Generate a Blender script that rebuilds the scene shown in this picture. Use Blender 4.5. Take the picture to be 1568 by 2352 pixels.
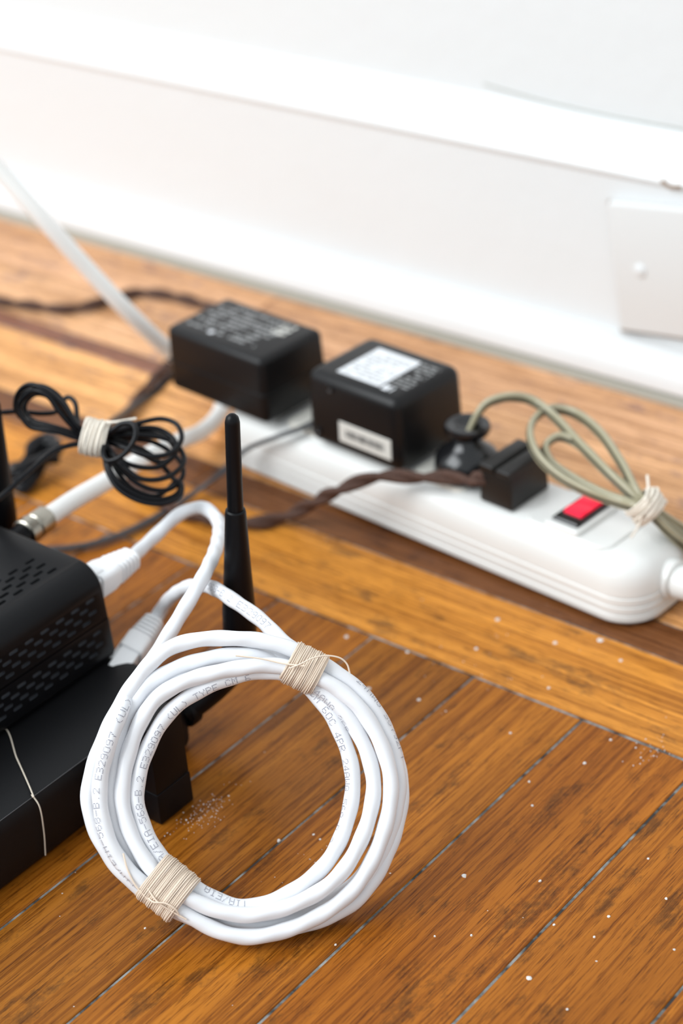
import bpy, bmesh, math, random
import numpy as np
from mathutils import Vector, Matrix

# ------------------------------------------------------------------ camera, world, light
scene = bpy.context.scene
COL = scene.collection
for ob in list(bpy.data.objects):
    bpy.data.objects.remove(ob)
R_ = math.radians
cam_d = bpy.data.cameras.new('camera')
cam = bpy.data.objects.new('camera', cam_d)
COL.objects.link(cam)
cam.location = (0, 0, 0.45)
cam.rotation_euler = (R_(58.9137), R_(4.0506), R_(38.7613))
cam_d.sensor_fit = 'VERTICAL'
cam_d.sensor_height = 36.0
cam_d.sensor_width = 24.0
cam_d.lens = 4400.0 / 2352.0 * 36.0
cam_d.clip_start = 0.01
cam_d.dof.use_dof = True
cam_d.dof.focus_distance = 0.645
cam_d.dof.aperture_fstop = 7.1
scene.camera = cam

world = bpy.data.worlds.new('world')
scene.world = world
world.use_nodes = True
bg = world.node_tree.nodes['Background']
bg.inputs[0].default_value = (0.90, 0.965, 1.0, 1)
bg.inputs[1].default_value = 0.92

wl = bpy.data.lights.new('window_light', 'AREA')
wl.shape = 'RECTANGLE'
wl.size = 2.0
wl.size_y = 1.7
wl.energy = 82
wl.color = (0.93, 0.975, 1.0)
wlo = bpy.data.objects.new('window_light', wl)
COL.objects.link(wlo)
wlo.location = (-1.5, -1.25, 1.8)
wlo.rotation_euler = (Vector((-0.6, 0.6, 0.0)) - Vector(wlo.location)).to_track_quat('-Z', 'Y').to_euler()

vs = scene.view_settings
vs.view_transform = 'Standard'
vs.look = 'None'
vs.exposure = 0.0
vs.gamma = 1.0
vs.use_curve_mapping = False

# ------------------------------------------------------------------ helpers: materials
def mat(name, col, rough=0.5, metal=0.0, spec=0.5, **kw):
    m = bpy.data.materials.new(name)
    m.use_nodes = True
    b = m.node_tree.nodes['Principled BSDF']
    b.inputs['Base Color'].default_value = (*col, 1)
    b.inputs['Roughness'].default_value = rough
    b.inputs['Metallic'].default_value = metal
    b.inputs['Specular IOR Level'].default_value = spec
    for k, v in kw.items():
        b.inputs[k.replace('_', ' ')].default_value = v
    return m

class NT:
    def __init__(s, m):
        s.t = m.node_tree
        s.b = s.t.nodes['Principled BSDF']
    def n(s, typ, **kw):
        nd = s.t.nodes.new(typ)
        for k, v in kw.items():
            if isinstance(k, str) and k.startswith('i_'):
                nd.inputs[k[2:].replace('_', ' ')].default_value = v
            else:
                setattr(nd, k, v)
        return nd
    def l(s, a, b):
        s.t.links.new(a, b)
    def mapped(s, src, scale):
        mp = s.n('ShaderNodeMapping')
        mp.inputs['Scale'].default_value = scale
        s.l(src, mp.inputs['Vector'])
        return mp.outputs[0]
    def noise(s, vec, scale, detail=4.0, rough=0.55, out='Fac'):
        nd = s.n('ShaderNodeTexNoise')
        nd.inputs['Scale'].default_value = scale
        nd.inputs['Detail'].default_value = detail
        nd.inputs['Roughness'].default_value = rough
        s.l(vec, nd.inputs['Vector'])
        return nd.outputs[out]
    def ramp(s, fac, stops):
        nd = s.n('ShaderNodeValToRGB')
        el = nd.color_ramp.elements
        while len(el) < len(stops):
            el.new(0.5)
        for e, (p, c) in zip(el, stops):
            e.position = p
            e.color = (*c, 1) if len(c) == 3 else c
        s.l(fac, nd.inputs[0])
        return nd.outputs[0]
    def mix(s, fac, a, b, mode='MIX'):
        nd = s.n('ShaderNodeMix', data_type='RGBA', blend_type=mode)
        for sock, v in ((nd.inputs[0], fac), (nd.inputs[6], a), (nd.inputs[7], b)):
            if hasattr(v, 'is_output'):
                s.l(v, sock)
            elif isinstance(v, (int, float)):
                sock.default_value = v
            else:
                sock.default_value = (*v, 1)
        return nd.outputs[2]
    def math(s, op, a, b=0.0):
        nd = s.n('ShaderNodeMath', operation=op)
        for sock, v in ((nd.inputs[0], a), (nd.inputs[1], b)):
            if hasattr(v, 'is_output'):
                s.l(v, sock)
            else:
                sock.default_value = v
        return nd.outputs[0]
    def bump(s, h, strength, dist):
        nd = s.n('ShaderNodeBump')
        nd.inputs['Strength'].default_value = strength
        nd.inputs['Distance'].default_value = dist
        s.l(h, nd.inputs['Height'])
        s.l(nd.outputs[0], s.b.inputs['Normal'])

def gray(v):
    return (v, v, v)

def wood_material():
    m = mat('oak_plank', (0.4, 0.2, 0.05), 0.3, 0, 0.16)
    t = NT(m)
    oi = t.n('ShaderNodeObjectInfo')
    tc = t.n('ShaderNodeTexCoord')
    geo = t.n('ShaderNodeNewGeometry')
    add = t.n('ShaderNodeVectorMath', operation='ADD')
    cmb = t.n('ShaderNodeCombineXYZ')
    for i in range(3):
        t.l(t.math('MULTIPLY', oi.outputs['Random'], 7.3 + 5 * i), cmb.inputs[i])
    t.l(tc.outputs['Object'], add.inputs[0])
    t.l(cmb.outputs[0], add.inputs[1])
    v = add.outputs[0]
    # slow figure, long fine grain lines, short pores (grain runs along local Y)
    fig = t.noise(t.mapped(v, (26, 2.6, 26)), 1.0, 4, 0.6)
    band = t.noise(t.mapped(v, (150, 4.5, 150)), 1.0, 4, 0.6)
    streak = t.noise(t.mapped(v, (780, 11, 780)), 1.0, 4, 0.6)
    pore = t.noise(t.mapped(v, (1900, 85, 1900)), 1.0, 3, 0.6)
    tint = oi.outputs['Color']
    c = t.mix(t.ramp(fig, [(0.3, gray(0)), (0.7, gray(1))]), t.mix(1.0, tint, (0.84, 0.8, 0.74), 'MULTIPLY'), t.mix(1.0, tint, (1.26, 1.28, 1.3), 'MULTIPLY'))
    c = t.mix(t.ramp(band, [(0.36, gray(0.7)), (0.6, gray(0))]), c, t.mix(1.0, c, (0.62, 0.55, 0.45), 'MULTIPLY'))
    c = t.mix(t.ramp(streak, [(0.40, gray(0.85)), (0.52, gray(0))]), c, t.mix(1.0, c, (0.55, 0.47, 0.38), 'MULTIPLY'))
    c = t.mix(t.ramp(pore, [(0.36, gray(0.8)), (0.46, gray(0))]), c, t.mix(1.0, c, (0.42, 0.36, 0.30), 'MULTIPLY'))
    # worn, dirty patches drawn out along the boards
    P = geo.outputs['Position']
    wear = t.noise(t.mapped(v, (85, 34, 85)), 1.0, 7, 0.72)
    c = t.mix(t.ramp(wear, [(0.55, gray(0)), (0.65, gray(0.85))]), c, t.mix(1.0, c, (0.40, 0.43, 0.75), 'MULTIPLY'))
    # paint flecks: scattered dots of several sizes, kept only in some cells
    fleck = None
    for sc, rad, keep in ((260, 0.10, 0.06),):
        vo = t.n('ShaderNodeTexVoronoi')
        vo.inputs['Scale'].default_value = sc
        flat = t.mapped(P, (1, 1, 0))
        ww = t.n('ShaderNodeTexNoise')
        ww.inputs['Scale'].default_value = sc * 3
        t.l(flat, ww.inputs['Vector'])
        wa = t.n('ShaderNodeVectorMath', operation='MULTIPLY_ADD')
        t.l(ww.outputs['Color'], wa.inputs[0])
        wa.inputs[1].default_value = (0.14 / sc, 0.14 / sc, 0)
        t.l(flat, wa.inputs[2])
        t.l(wa.outputs[0], vo.inputs['Vector'])
        sep = t.n('ShaderNodeSeparateColor')
        t.l(vo.outputs['Color'], sep.inputs[0])
        inside = t.math('LESS_THAN', vo.outputs['Distance'], t.math('MULTIPLY', sep.outputs[1], rad))
        kept = t.math('LESS_THAN', sep.outputs[0], keep)
        f = t.math('MULTIPLY', inside, kept)
        fleck = f if fleck is None else t.math('MAXIMUM', fleck, f)
    c = t.mix(t.math('MULTIPLY', fleck, 0.85), c, (0.62, 0.58, 0.54))
    t.l(c, t.b.inputs['Base Color'])
    rr = t.noise(P, 30, 4, 0.6)
    t.l(t.ramp(rr, [(0.3, gray(0.26)), (0.7, gray(0.40))]), t.b.inputs['Roughness'])
    h = t.math('ADD', t.math('MULTIPLY', pore, 0.5), t.math('MULTIPLY', fleck, 1.0))
    t.bump(h, 0.35, 0.0003)
    return m

def plain_bumped(name, col, rough, scale, dist, strength=0.4, col2=None, spec=0.5, detail=4):
    m = mat(name, col, rough, 0, spec)
    t = NT(m)
    tc = t.n('ShaderNodeTexCoord')
    nz = t.noise(tc.outputs['Object'], scale, detail)
    if col2:
        big = t.noise(tc.outputs['Object'], scale * 0.13, 4)
        t.l(t.mix(t.ramp(big, [(0.4, gray(0)), (0.65, gray(1))]), col, col2), t.b.inputs['Base Color'])
    t.bump(nz, strength, dist)
    return m

M = {}
M['wood'] = wood_material()
M['wall'] = plain_bumped('wall_paint', (0.70, 0.715, 0.72), 0.55, 60, 0.0012, 0.35)
M['trimpaint'] = plain_bumped('trim_gloss_paint', (0.71, 0.72, 0.725), 0.38, 45, 0.0012, 0.4)
M['plate'] = mat('plate_paint', (0.665, 0.665, 0.66), 0.4)
M['black_abs'] = plain_bumped('black_textured_plastic', (0.0045, 0.0045, 0.0055), 0.44, 2600, 0.00012, 0.35, None, 0.24)
M['black_satin'] = plain_bumped('black_satin_plastic', (0.0035, 0.0035, 0.0045), 0.38, 3000, 0.00005, 0.2, None, 0.18)
M['black_adapter'] = plain_bumped('black_adapter_plastic', (0.0065, 0.006, 0.0065), 0.36, 1800, 0.0001, 0.3, None, 0.26)
M['black_gloss'] = mat('black_gloss_plastic', (0.008, 0.008, 0.009), 0.17)
M['rubber'] = mat('black_rubber_plug', (0.008, 0.007, 0.0065), 0.45, 0, 0.4)
M['pvc_black'] = mat('black_cable_jacket', (0.004, 0.004, 0.0055), 0.3, 0, 0.22)
M['pvc_grey'] = mat('dark_grey_cable_jacket', (0.028, 0.029, 0.035), 0.4)
M['pvc_white'] = plain_bumped('white_cable_jacket', (0.775, 0.785, 0.815), 0.38, 220, 0.0003, 0.25)
M['coax'] = mat('cream_white_cable_jacket', (0.95, 0.945, 0.92), 0.33)
M['plug_white'] = mat('white_plug_boot', (0.89, 0.895, 0.91), 0.42)
M['strip'] = mat('white_strip_plastic', (0.755, 0.755, 0.735), 0.32)
M['strip_top'] = mat('ivory_strip_inset', (0.74, 0.72, 0.66), 0.38)
M['nickel'] = mat('nickel_metal', (0.42, 0.395, 0.34), 0.3, 1.0)
M['ink'] = mat('black_ink', (0.10, 0.10, 0.16), 0.6)
M['label_white'] = mat('white_label_paper', (0.72, 0.735, 0.76), 0.5)
M['label_cream'] = mat('cream_label_paper', (0.66, 0.645, 0.60), 0.5)
M['print_grey'] = mat('grey_print', (0.28, 0.28, 0.28), 0.6)
M['print_dark'] = mat('dark_print', (0.10, 0.10, 0.10), 0.6)
M['slot'] = mat('slot_inside', (0.048, 0.053, 0.063), 0.6)
M['slot_dark'] = mat('slot_inside_dark', (0.008, 0.009, 0.011), 0.7)
M['subfloor'] = plain_bumped('dusty_joint', (0.03, 0.027, 0.025), 0.9, 900, 0.0004, 0.6, (0.28, 0.29, 0.28))
M['chip'] = mat('bare_brown_wood', (0.24, 0.15, 0.09), 0.7)
M['caulk'] = mat('grimy_joint', (0.40, 0.39, 0.34), 0.8)
M['fleck'] = mat('pale_paint_fleck', (0.66, 0.63, 0.60), 0.6)
M['highlight'] = mat('grey_highlight', (0.075, 0.075, 0.08), 0.6)
M['thread'] = mat('cotton_thread', (0.66, 0.58, 0.48), 0.8)
M['twine'] = plain_bumped('cotton_twine', (0.80, 0.67, 0.545), 0.85, 4200, 0.0002, 0.7)
M['twine_pale'] = plain_bumped('pale_cotton_twine', (0.84, 0.77, 0.67), 0.85, 4200, 0.0002, 0.7)

def cloth_cord():
    m = mat('brown_cloth_braid', (0.06, 0.028, 0.018), 0.8)
    t = NT(m)
    tc = t.n('ShaderNodeTexCoord')
    w = t.noise(tc.outputs['Object'], 1600, 3)
    t.l(t.mix(t.ramp(w, [(0.4, gray(0)), (0.6, gray(1))]), (0.045, 0.02, 0.013), (0.105, 0.05, 0.033)), t.b.inputs['Base Color'])
    t.bump(w, 0.7, 0.0004)
    return m
M['cloth'] = cloth_cord()
M['clear_jacket'] = mat('clear_amber_vinyl', (0.46, 0.42, 0.285), 0.14, Transmission_Weight=0.25, IOR=1.45)
M['tinned'] = mat('copper_strands', (0.045, 0.04, 0.016), 0.35)
def rocker():
    m = mat('lit_red_rocker', (0.75, 0.02, 0.05), 0.15)
    b = m.node_tree.nodes['Principled BSDF']
    b.inputs['Emission Color'].default_value = (1.0, 0.02, 0.06, 1)
    b.inputs['Emission Strength'].default_value = 0.5
    return m
M['rocker'] = rocker()

# ------------------------------------------------------------------ helpers: objects
ORG = {}          # world origin of every object that parents others

def smooth(me, ang=35):
    me.polygons.foreach_set('use_smooth', [True] * len(me.polygons))
    me.set_sharp_from_angle(angle=R_(ang))
    me.update()

def to_mesh(name, verts, faces, ang=35):
    me = bpy.data.meshes.new(name)
    me.from_pydata([tuple(v) for v in verts], [], faces)
    me.validate()
    smooth(me, ang)
    return me

def from_bm(name, bm, ang=35):
    me = bpy.data.meshes.new(name)
    bmesh.ops.recalc_face_normals(bm, faces=bm.faces)
    bm.to_mesh(me)
    bm.free()
    smooth(me, ang)
    return me

def tag(o, label, cat, group=None):
    o['label'] = label
    o['category'] = cat
    if group:
        o['group'] = group
    return o

def thing(name, label, cat, loc, group=None):
    o = bpy.data.objects.new(name, None)
    o.empty_display_size = 0.01
    COL.objects.link(o)
    o.location = loc
    ORG[o] = Vector(loc)
    return tag(o, label, cat, group)

def part(name, me, material, parent=None, label=None, origin=None):
    """mesh given in world coordinates -> object, child of parent (parents are only translated)"""
    o = bpy.data.objects.new(name, me)
    COL.objects.link(o)
    if material is not None:
        me.materials.append(material)
    if parent is not None:
        org = ORG[parent]
        me.transform(Matrix.Translation(-org))
        o.parent = parent
        ORG[o] = org.copy()
    else:
        org = Vector(origin) if origin is not None else Vector((0, 0, 0))
        me.transform(Matrix.Translation(-org))
        o.location = org
        ORG[o] = org
    if label:
        o['label'] = label
    return o

# ------------------------------------------------------------------ helpers: shapes
def V(p):
    return np.array(p, float)

def spline(pts, step=0.0015, closed=False):
    """centripetal Catmull-Rom through pts, resampled evenly; returns points, arc length at each knot"""
    P = [V(p) for p in pts]
    n = len(P)
    if closed:
        Q = [P[-1]] + P + [P[0], P[1]]
        segs = n
    else:
        Q = [2 * P[0] - P[1]] + P + [2 * P[-1] - P[-2]]
        segs = n - 1
    out = []
    kn = []
    for i in range(segs):
        p0, p1, p2, p3 = Q[i:i + 4]
        t0 = 0.0
        t1 = t0 + max(np.linalg.norm(p1 - p0), 1e-6) ** 0.5
        t2 = t1 + max(np.linalg.norm(p2 - p1), 1e-6) ** 0.5
        t3 = t2 + max(np.linalg.norm(p3 - p2), 1e-6) ** 0.5
        kn.append(len(out))
        for t in np.linspace(t1, t2, 24, endpoint=False):
            a1 = (t1 - t) / (t1 - t0) * p0 + (t - t0) / (t1 - t0) * p1
            a2 = (t2 - t) / (t2 - t1) * p1 + (t - t1) / (t2 - t1) * p2
            a3 = (t3 - t) / (t3 - t2) * p2 + (t - t2) / (t3 - t2) * p3
            b1 = (t2 - t) / (t2 - t0) * a1 + (t - t0) / (t2 - t0) * a2
            b2 = (t3 - t) / (t3 - t1) * a2 + (t - t1) / (t3 - t1) * a3
            out.append((t2 - t) / (t2 - t1) * b1 + (t - t1) / (t2 - t1) * b2)
    out.append(P[0] if closed else P[-1])
    kn.append(len(out) - 1)
    out = np.array(out)
    s = np.concatenate([[0], np.cumsum(np.linalg.norm(np.diff(out, axis=0), axis=1))])
    m = max(4, int(s[-1] / step))
    ss = np.linspace(0, s[-1], m + 1)
    res = np.stack([np.interp(ss, s, out[:, k]) for k in range(3)], 1)
    return res, s[kn]

def frames(P):
    T = np.gradient(P, axis=0)
    T /= np.linalg.norm(T, axis=1)[:, None] + 1e-12
    up = V((0, 0, 1)) if abs(T[0][2]) < 0.9 else V((1, 0, 0))
    n = up - T[0] * (up @ T[0])
    n /= np.linalg.norm(n)
    N = [n]
    for i in range(1, len(P)):
        n = N[-1] - T[i] * (N[-1] @ T[i])
        n /= np.linalg.norm(n) + 1e-12
        N.append(n)
    N = np.array(N)
    return T, N, np.cross(T, N)

def tube_data(P, r, seg=12, flat=1.0, lump=None, closed=False, updir=None):
    """r: number or per-point array; flat: ratio of second axis; lump: (amplitude, pitch) for twisted pairs under the jacket"""
    P = np.asarray(P)
    T, N, B = frames(P)
    if updir is not None:
        u = V(updir)
        N = u[None, :] - T * (T @ u)[:, None]
        N /= np.linalg.norm(N, axis=1)[:, None] + 1e-12
        B = np.cross(T, N)
    n = len(P)
    rr = np.full(n, r) if np.isscalar(r) else np.asarray(r)
    s = np.concatenate([[0], np.cumsum(np.linalg.norm(np.diff(P, axis=0), axis=1))])
    a = np.linspace(0, 2 * math.pi, seg, endpoint=False)
    vs_ = []
    for i in range(n):
        q = rr[i] * np.ones(seg)
        if lump:
            q = q + lump[0] * np.sin(2 * a + 2 * math.pi * s[i] / lump[1])
        vs_.append(P[i][None, :] + (np.cos(a) * q)[:, None] * N[i][None, :] * flat + (np.sin(a) * q)[:, None] * B[i][None, :])
    vs_ = np.concatenate(vs_)
    fs = []
    for i in range(n - 1):
        for j in range(seg):
            k = (j + 1) % seg
            fs.append((i * seg + j, i * seg + k, (i + 1) * seg + k, (i + 1) * seg + j))
    fs.append(tuple(range(seg - 1, -1, -1)))
    fs.append(tuple((n - 1) * seg + j for j in range(seg)))
    return vs_, fs

def join_data(items):
    vv = []
    ff = []
    k = 0
    for v, f in items:
        vv.append(np.asarray(v))
        ff += [tuple(i + k for i in q) for q in f]
        k += len(v)
    return np.concatenate(vv), ff

def tube(name, pts, r, seg=12, step=0.0015, **kw):
    P, _ = spline(pts, step)
    v, f = tube_data(P, r, seg, **kw)
    return to_mesh(name, v, f, 50)

def revolve_data(profile, origin, axis, seg=32):
    """profile: (distance along axis, radius)"""
    ax = V(axis) / np.linalg.norm(axis)
    up = V((0, 0, 1)) if abs(ax[2]) < 0.9 else V((1, 0, 0))
    n = up - ax * (up @ ax)
    n /= np.linalg.norm(n)
    b = np.cross(ax, n)
    o = V(origin)
    a = np.linspace(0, 2 * math.pi, seg, endpoint=False)
    vv = []
    for d, r in profile:
        vv.append(o[None] + ax[None] * d + r * (np.cos(a)[:, None] * n[None] + np.sin(a)[:, None] * b[None]))
    vv = np.concatenate(vv)
    ff = []
    m = len(profile)
    for i in range(m - 1):
        for j in range(seg):
            k = (j + 1) % seg
            ff.append((i * seg + j, i * seg + k, (i + 1) * seg + k, (i + 1) * seg + j))
    ff.append(tuple(range(seg - 1, -1, -1)))
    ff.append(tuple((m - 1) * seg + j for j in range(seg)))
    return vv, ff

def revolve(name, profile, origin, axis, seg=32, ang=35):
    v, f = revolve_data(profile, origin, axis, seg)
    return to_mesh(name, v, f, ang)

def rbox_bm(lo, hi, bev=0.001, seg=3, taper=0.0, mtx=None):
    """rounded box between corners lo, hi; taper pulls the top in; mtx maps to world"""
    bm = bmesh.new()
    bmesh.ops.create_cube(bm, size=1.0)
    lo = V(lo)
    hi = V(hi)
    c = (lo + hi) / 2
    d = hi - lo
    for v in bm.verts:
        top = v.co.z > 0
        v.co = Vector((c[0] + v.co.x * (d[0] - (2 * taper if top else 0)), c[1] + v.co.y * (d[1] - (2 * taper if top else 0)), c[2] + v.co.z * d[2]))
    if bev > 0:
        bmesh.ops.bevel(bm, geom=list(bm.edges), offset=bev, segments=seg, profile=0.5, affect='EDGES')
    if mtx is not None:
        bm.transform(mtx)
    return bm

def rbox(name, lo, hi, bev=0.001, seg=3, taper=0.0, mtx=None, ang=35):
    return from_bm(name, rbox_bm(lo, hi, bev, seg, taper, mtx), ang)

def rrect(x0, x1, y0, y1, r, n=10):
    """rounded rectangle outline, counter-clockwise"""
    out = []
    for cx, cy, a0 in ((x1 - r, y1 - r, 0), (x0 + r, y1 - r, 90), (x0 + r, y0 + r, 180), (x1 - r, y0 + r, 270)):
        for i in range(n + 1):
            a = R_(a0 + 90 * i / n)
            out.append((cx + r * math.cos(a), cy + r * math.sin(a)))
    return out

def loft(name, rings, mtx=None, ang=30):
    """rings: list of equal-length lists of 3D points"""
    n = len(rings[0])
    vv = [Vector(p) for r in rings for p in r]
    if mtx is not None:
        vv = [mtx @ p for p in vv]
    ff = []
    for i in range(len(rings) - 1):
        for j in range(n):
            k = (j + 1) % n
            ff.append((i * n + j, i * n + k, (i + 1) * n + k, (i + 1) * n + j))
    ff.append(tuple(range(n - 1, -1, -1)))
    ff.append(tuple((len(rings) - 1) * n + j for j in range(n)))
    return to_mesh(name, vv, ff, ang)

def extrude_x(name, prof, x0, x1, nx=1, ang=30):
    """profile of (y, z) points, closed, drawn along X"""
    rings = []
    for i in range(nx + 1):
        x = x0 + (x1 - x0) * i / nx
        rings.append([(x, y, z) for y, z in prof])
    return loft(name, rings, None, ang)

rnd = random.Random(4)

# ------------------------------------------------------------------ the setting
FY = 0.4940                 # where the field boards end at the border
me = to_mesh('floor', [(-2.2, -0.5, -0.0006), (0.9, -0.5, -0.0006), (0.9, 0.78, -0.0006), (-2.2, 0.78, -0.0006),
                       (-2.2, -0.5, -0.02), (0.9, -0.5, -0.02), (0.9, 0.78, -0.02), (-2.2, 0.78, -0.02)],
             [(0, 1, 2, 3), (7, 6, 5, 4), (0, 4, 5, 1), (1, 5, 6, 2), (2, 6, 7, 3), (3, 7, 4, 0)])
floor = part('floor', me, M['subfloor'])
floor['kind'] = 'structure'
floor['label'] = 'worn oak strip floor with dusty joints'

def plank_mesh(w, l, t=0.0075):
    bm = bmesh.new()
    bmesh.ops.create_cube(bm, size=1.0)
    for v in bm.verts:
        v.co = Vector((v.co.x * w, v.co.y * l, (v.co.z - 0.5) * t))
    ed = [e for e in bm.edges if all(v.co.z > -1e-6 for v in e.verts)]
    bmesh.ops.bevel(bm, geom=ed, offset=0.0006, segments=2, profile=0.5, affect='EDGES')
    me = from_bm('plank', bm, 25)
    me.materials.append(M['wood'])
    return me

PLANKS = {}
def plank(cx, cy, w, l, col, rz=0.0, dz=0.0):
    key = (round(w, 5), round(l, 5))
    if key not in PLANKS:
        PLANKS[key] = plank_mesh(w, l)
    o = bpy.data.objects.new('plank', PLANKS[key])
    COL.objects.link(o)
    o.parent = floor
    o.location = (cx, cy, dz)
    o.rotation_euler = (0, 0, rz)
    o.color = (*col, 1)
    return o

PW = 0.0507
GAP = 0.0009
edges0 = -0.3699            # joint between two boards (passes under the coil's right side)
tints = [(0.375, 0.128, 0.0125), (0.35, 0.116, 0.011), (0.385, 0.136, 0.014), (0.335, 0.108, 0.010), (0.365, 0.123, 0.012)]
for i in range(-15, 11):
    c = tints[(i * 3) % 5]
    f = 0.93 + 0.16 * rnd.random()
    if i in (-1,):
        f = 0.86
    if i in (-2,):
        f = 1.06
    if i < -2:
        f = 1.12
    x = edges0 + (i + 0.5) * PW
    plank(x, (FY - 0.30) / 2 - 0.0004, PW - GAP, FY + 0.30 - 0.0008, tuple(q * f for q in c), 0.0, -0.0002 * rnd.random())
# border boards run along the wall: wide light, narrow dark feature strips
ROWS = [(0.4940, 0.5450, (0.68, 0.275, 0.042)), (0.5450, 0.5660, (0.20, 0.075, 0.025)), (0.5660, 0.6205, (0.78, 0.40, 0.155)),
        (0.6205, 0.6335, (0.30, 0.130, 0.085)), (0.6335, 0.6830, (0.86, 0.49, 0.265)), (0.6830, 0.7420, (0.86, 0.49, 0.280))]  # tints paler towards the wall: window and wall light put into the board colour
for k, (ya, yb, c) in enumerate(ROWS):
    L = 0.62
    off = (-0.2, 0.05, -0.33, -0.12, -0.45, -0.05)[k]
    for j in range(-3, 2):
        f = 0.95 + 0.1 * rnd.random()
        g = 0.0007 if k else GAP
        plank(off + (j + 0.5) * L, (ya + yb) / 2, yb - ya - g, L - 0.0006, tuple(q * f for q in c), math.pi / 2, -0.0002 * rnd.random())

# drips and flakes of pale paint stuck to the boards
fg = random.Random(8)
FV, FF = [], []
def fleck(x, y, r):
    k = len(FV)
    n = 7
    a0 = fg.uniform(0, 6)
    top = 0.00012 + r * 0.12
    for i in range(n):
        a = a0 + 2 * math.pi * i / n
        q = r * fg.uniform(0.7, 1.2)
        FV.append((x + q * math.cos(a), y + q * math.sin(a), -0.0003))
    for i in range(n):
        a = a0 + 2 * math.pi * i / n
        q = r * fg.uniform(0.45, 0.75)
        FV.append((x + q * math.cos(a), y + q * math.sin(a), top))
    for i in range(n):
        j = (i + 1) % n
        FF.append((k + i, k + j, k + n + j, k + n + i))
    FF.append(tuple(k + n + i for i in range(n)))
for (x, y, z), r in zip([(-0.30534, 0.39691, 0.00000), (-0.28230, 0.40942, 0.00000), (-0.39955, 0.46380, 0.00000), (-0.37858, 0.46907, 0.00000), (-0.33693, 0.47124, 0.00000), (-0.30350, 0.48865, 0.00000), (-0.30420, 0.47170, 0.00000), (-0.31506, 0.45141, 0.00000), (-0.26663, 0.39422, 0.00000), (-0.25381, 0.40778, 0.00000), (-0.24269, 0.42580, 0.00000), (-0.25268, 0.39687, 0.00000), (-0.25991, 0.36932, -0.00000), (-0.30662, 0.44084, -0.00000), (-0.25789, 0.43962, 0.00000), (-0.22829, 0.40662, 0.00000), (-0.24242, 0.36488, 0.00000), (-0.38439, 0.53093, 0.00000), (-0.37976, 0.50918, -0.00000), (-0.34130, 0.54142, 0.00000), (-0.35554, 0.53000, 0.00000), (-0.40169, 0.49203, 0.00000), (-0.34070, 0.50311, 0.00000), (-0.42948, 0.48716, 0.00000), (-0.37055, 0.37484, 0.00000), (-0.35856, 0.38352, 0.00000), (-0.36214, 0.38420, 0.00000), (-0.32088, 0.34551, 0.00000), (-0.37922, 0.31490, -0.00000), (-0.32704, 0.53387, 0.00000), (-0.28640, 0.37468, 0.00000), (-0.29615, 0.36747, 0.00000)],
                        [0.0011, 0.0007, 0.0014, 0.0010, 0.0008, 0.0007, 0.0008, 0.0006, 0.0007, 0.0008, 0.0007, 0.0006, 0.0012, 0.0006, 0.0006, 0.0006, 0.0006, 0.0014, 0.0010, 0.0016, 0.0012, 0.0010, 0.0009, 0.0012, 0.0008, 0.0006, 0.0007, 0.0006, 0.0006, 0.0010, 0.0005, 0.0005]):
    fleck(x, y, r)
for cx, cy, n, sp in (((-0.40275, 0.37091, 0.00000)[0], (-0.40275, 0.37091, 0.00000)[1], 120, 0.0075), ((-0.28792, 0.49180, 0.00000)[0], (-0.28792, 0.49180, 0.00000)[1], 30, 0.007), ((-0.35066, 0.37995, 0.00000)[0], (-0.35066, 0.37995, 0.00000)[1], 16, 0.012), ((-0.36868, 0.52001, 0.00000)[0], (-0.36868, 0.52001, 0.00000)[1], 22, 0.03)):
    for i in range(n):
        fleck(cx + fg.gauss(0, sp * 0.45), cy + fg.gauss(0, sp), fg.uniform(0.0001, 0.0003) * (1.6 if fg.random() < 0.15 else 1.0))
fl_ = part('paint_flecks', to_mesh('paint_flecks', FV, FF, 60), M['fleck'], floor, 'small pale paint flecks on the boards')
fl_['kind'] = 'stuff'

wall = part('wall_back', extrude_x('wall_back', [(0.757, 0.10), (0.757, 2.4), (0.86, 2.4), (0.86, -0.02), (0.757, -0.02)], -2.2, 0.9), M['wall'])
wall['kind'] = 'structure'
bprof = [(0.745, 0.004), (0.745, 0.1045), (0.7437, 0.1060), (0.7432, 0.1078), (0.7440, 0.1095), (0.7465, 0.1125), (0.7490, 0.1170), (0.7508, 0.1220),
         (0.7530, 0.1262), (0.7560, 0.1290), (0.7600, 0.1300), (0.7600, 0.004)]
bb = part('baseboard_back', extrude_x('baseboard_back', bprof, -2.2, 0.9, 60), M['trimpaint'])
bb['kind'] = 'structure'
sprof = [(0.7290, 0.0060), (0.7284, 0.0068), (0.7288, 0.0105), (0.7300, 0.0150), (0.7325, 0.0190), (0.7360, 0.0222), (0.7400, 0.0238), (0.7455, 0.0240), (0.7455, 0.0060)]
shoe = part('trim_1', extrude_x('trim_1', sprof, -2.2, 0.9, 60), M['trimpaint'])
shoe['kind'] = 'structure'
grime = part('trim_2', extrude_x('trim_2', [(0.7276, 0.0002), (0.7276, 0.0036), (0.7284, 0.0042), (0.7305, 0.0044), (0.7310, 0.0061), (0.745, 0.0061), (0.745, 0.0002)], -2.2, 0.9), M['caulk'])
grime['kind'] = 'structure'
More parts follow.
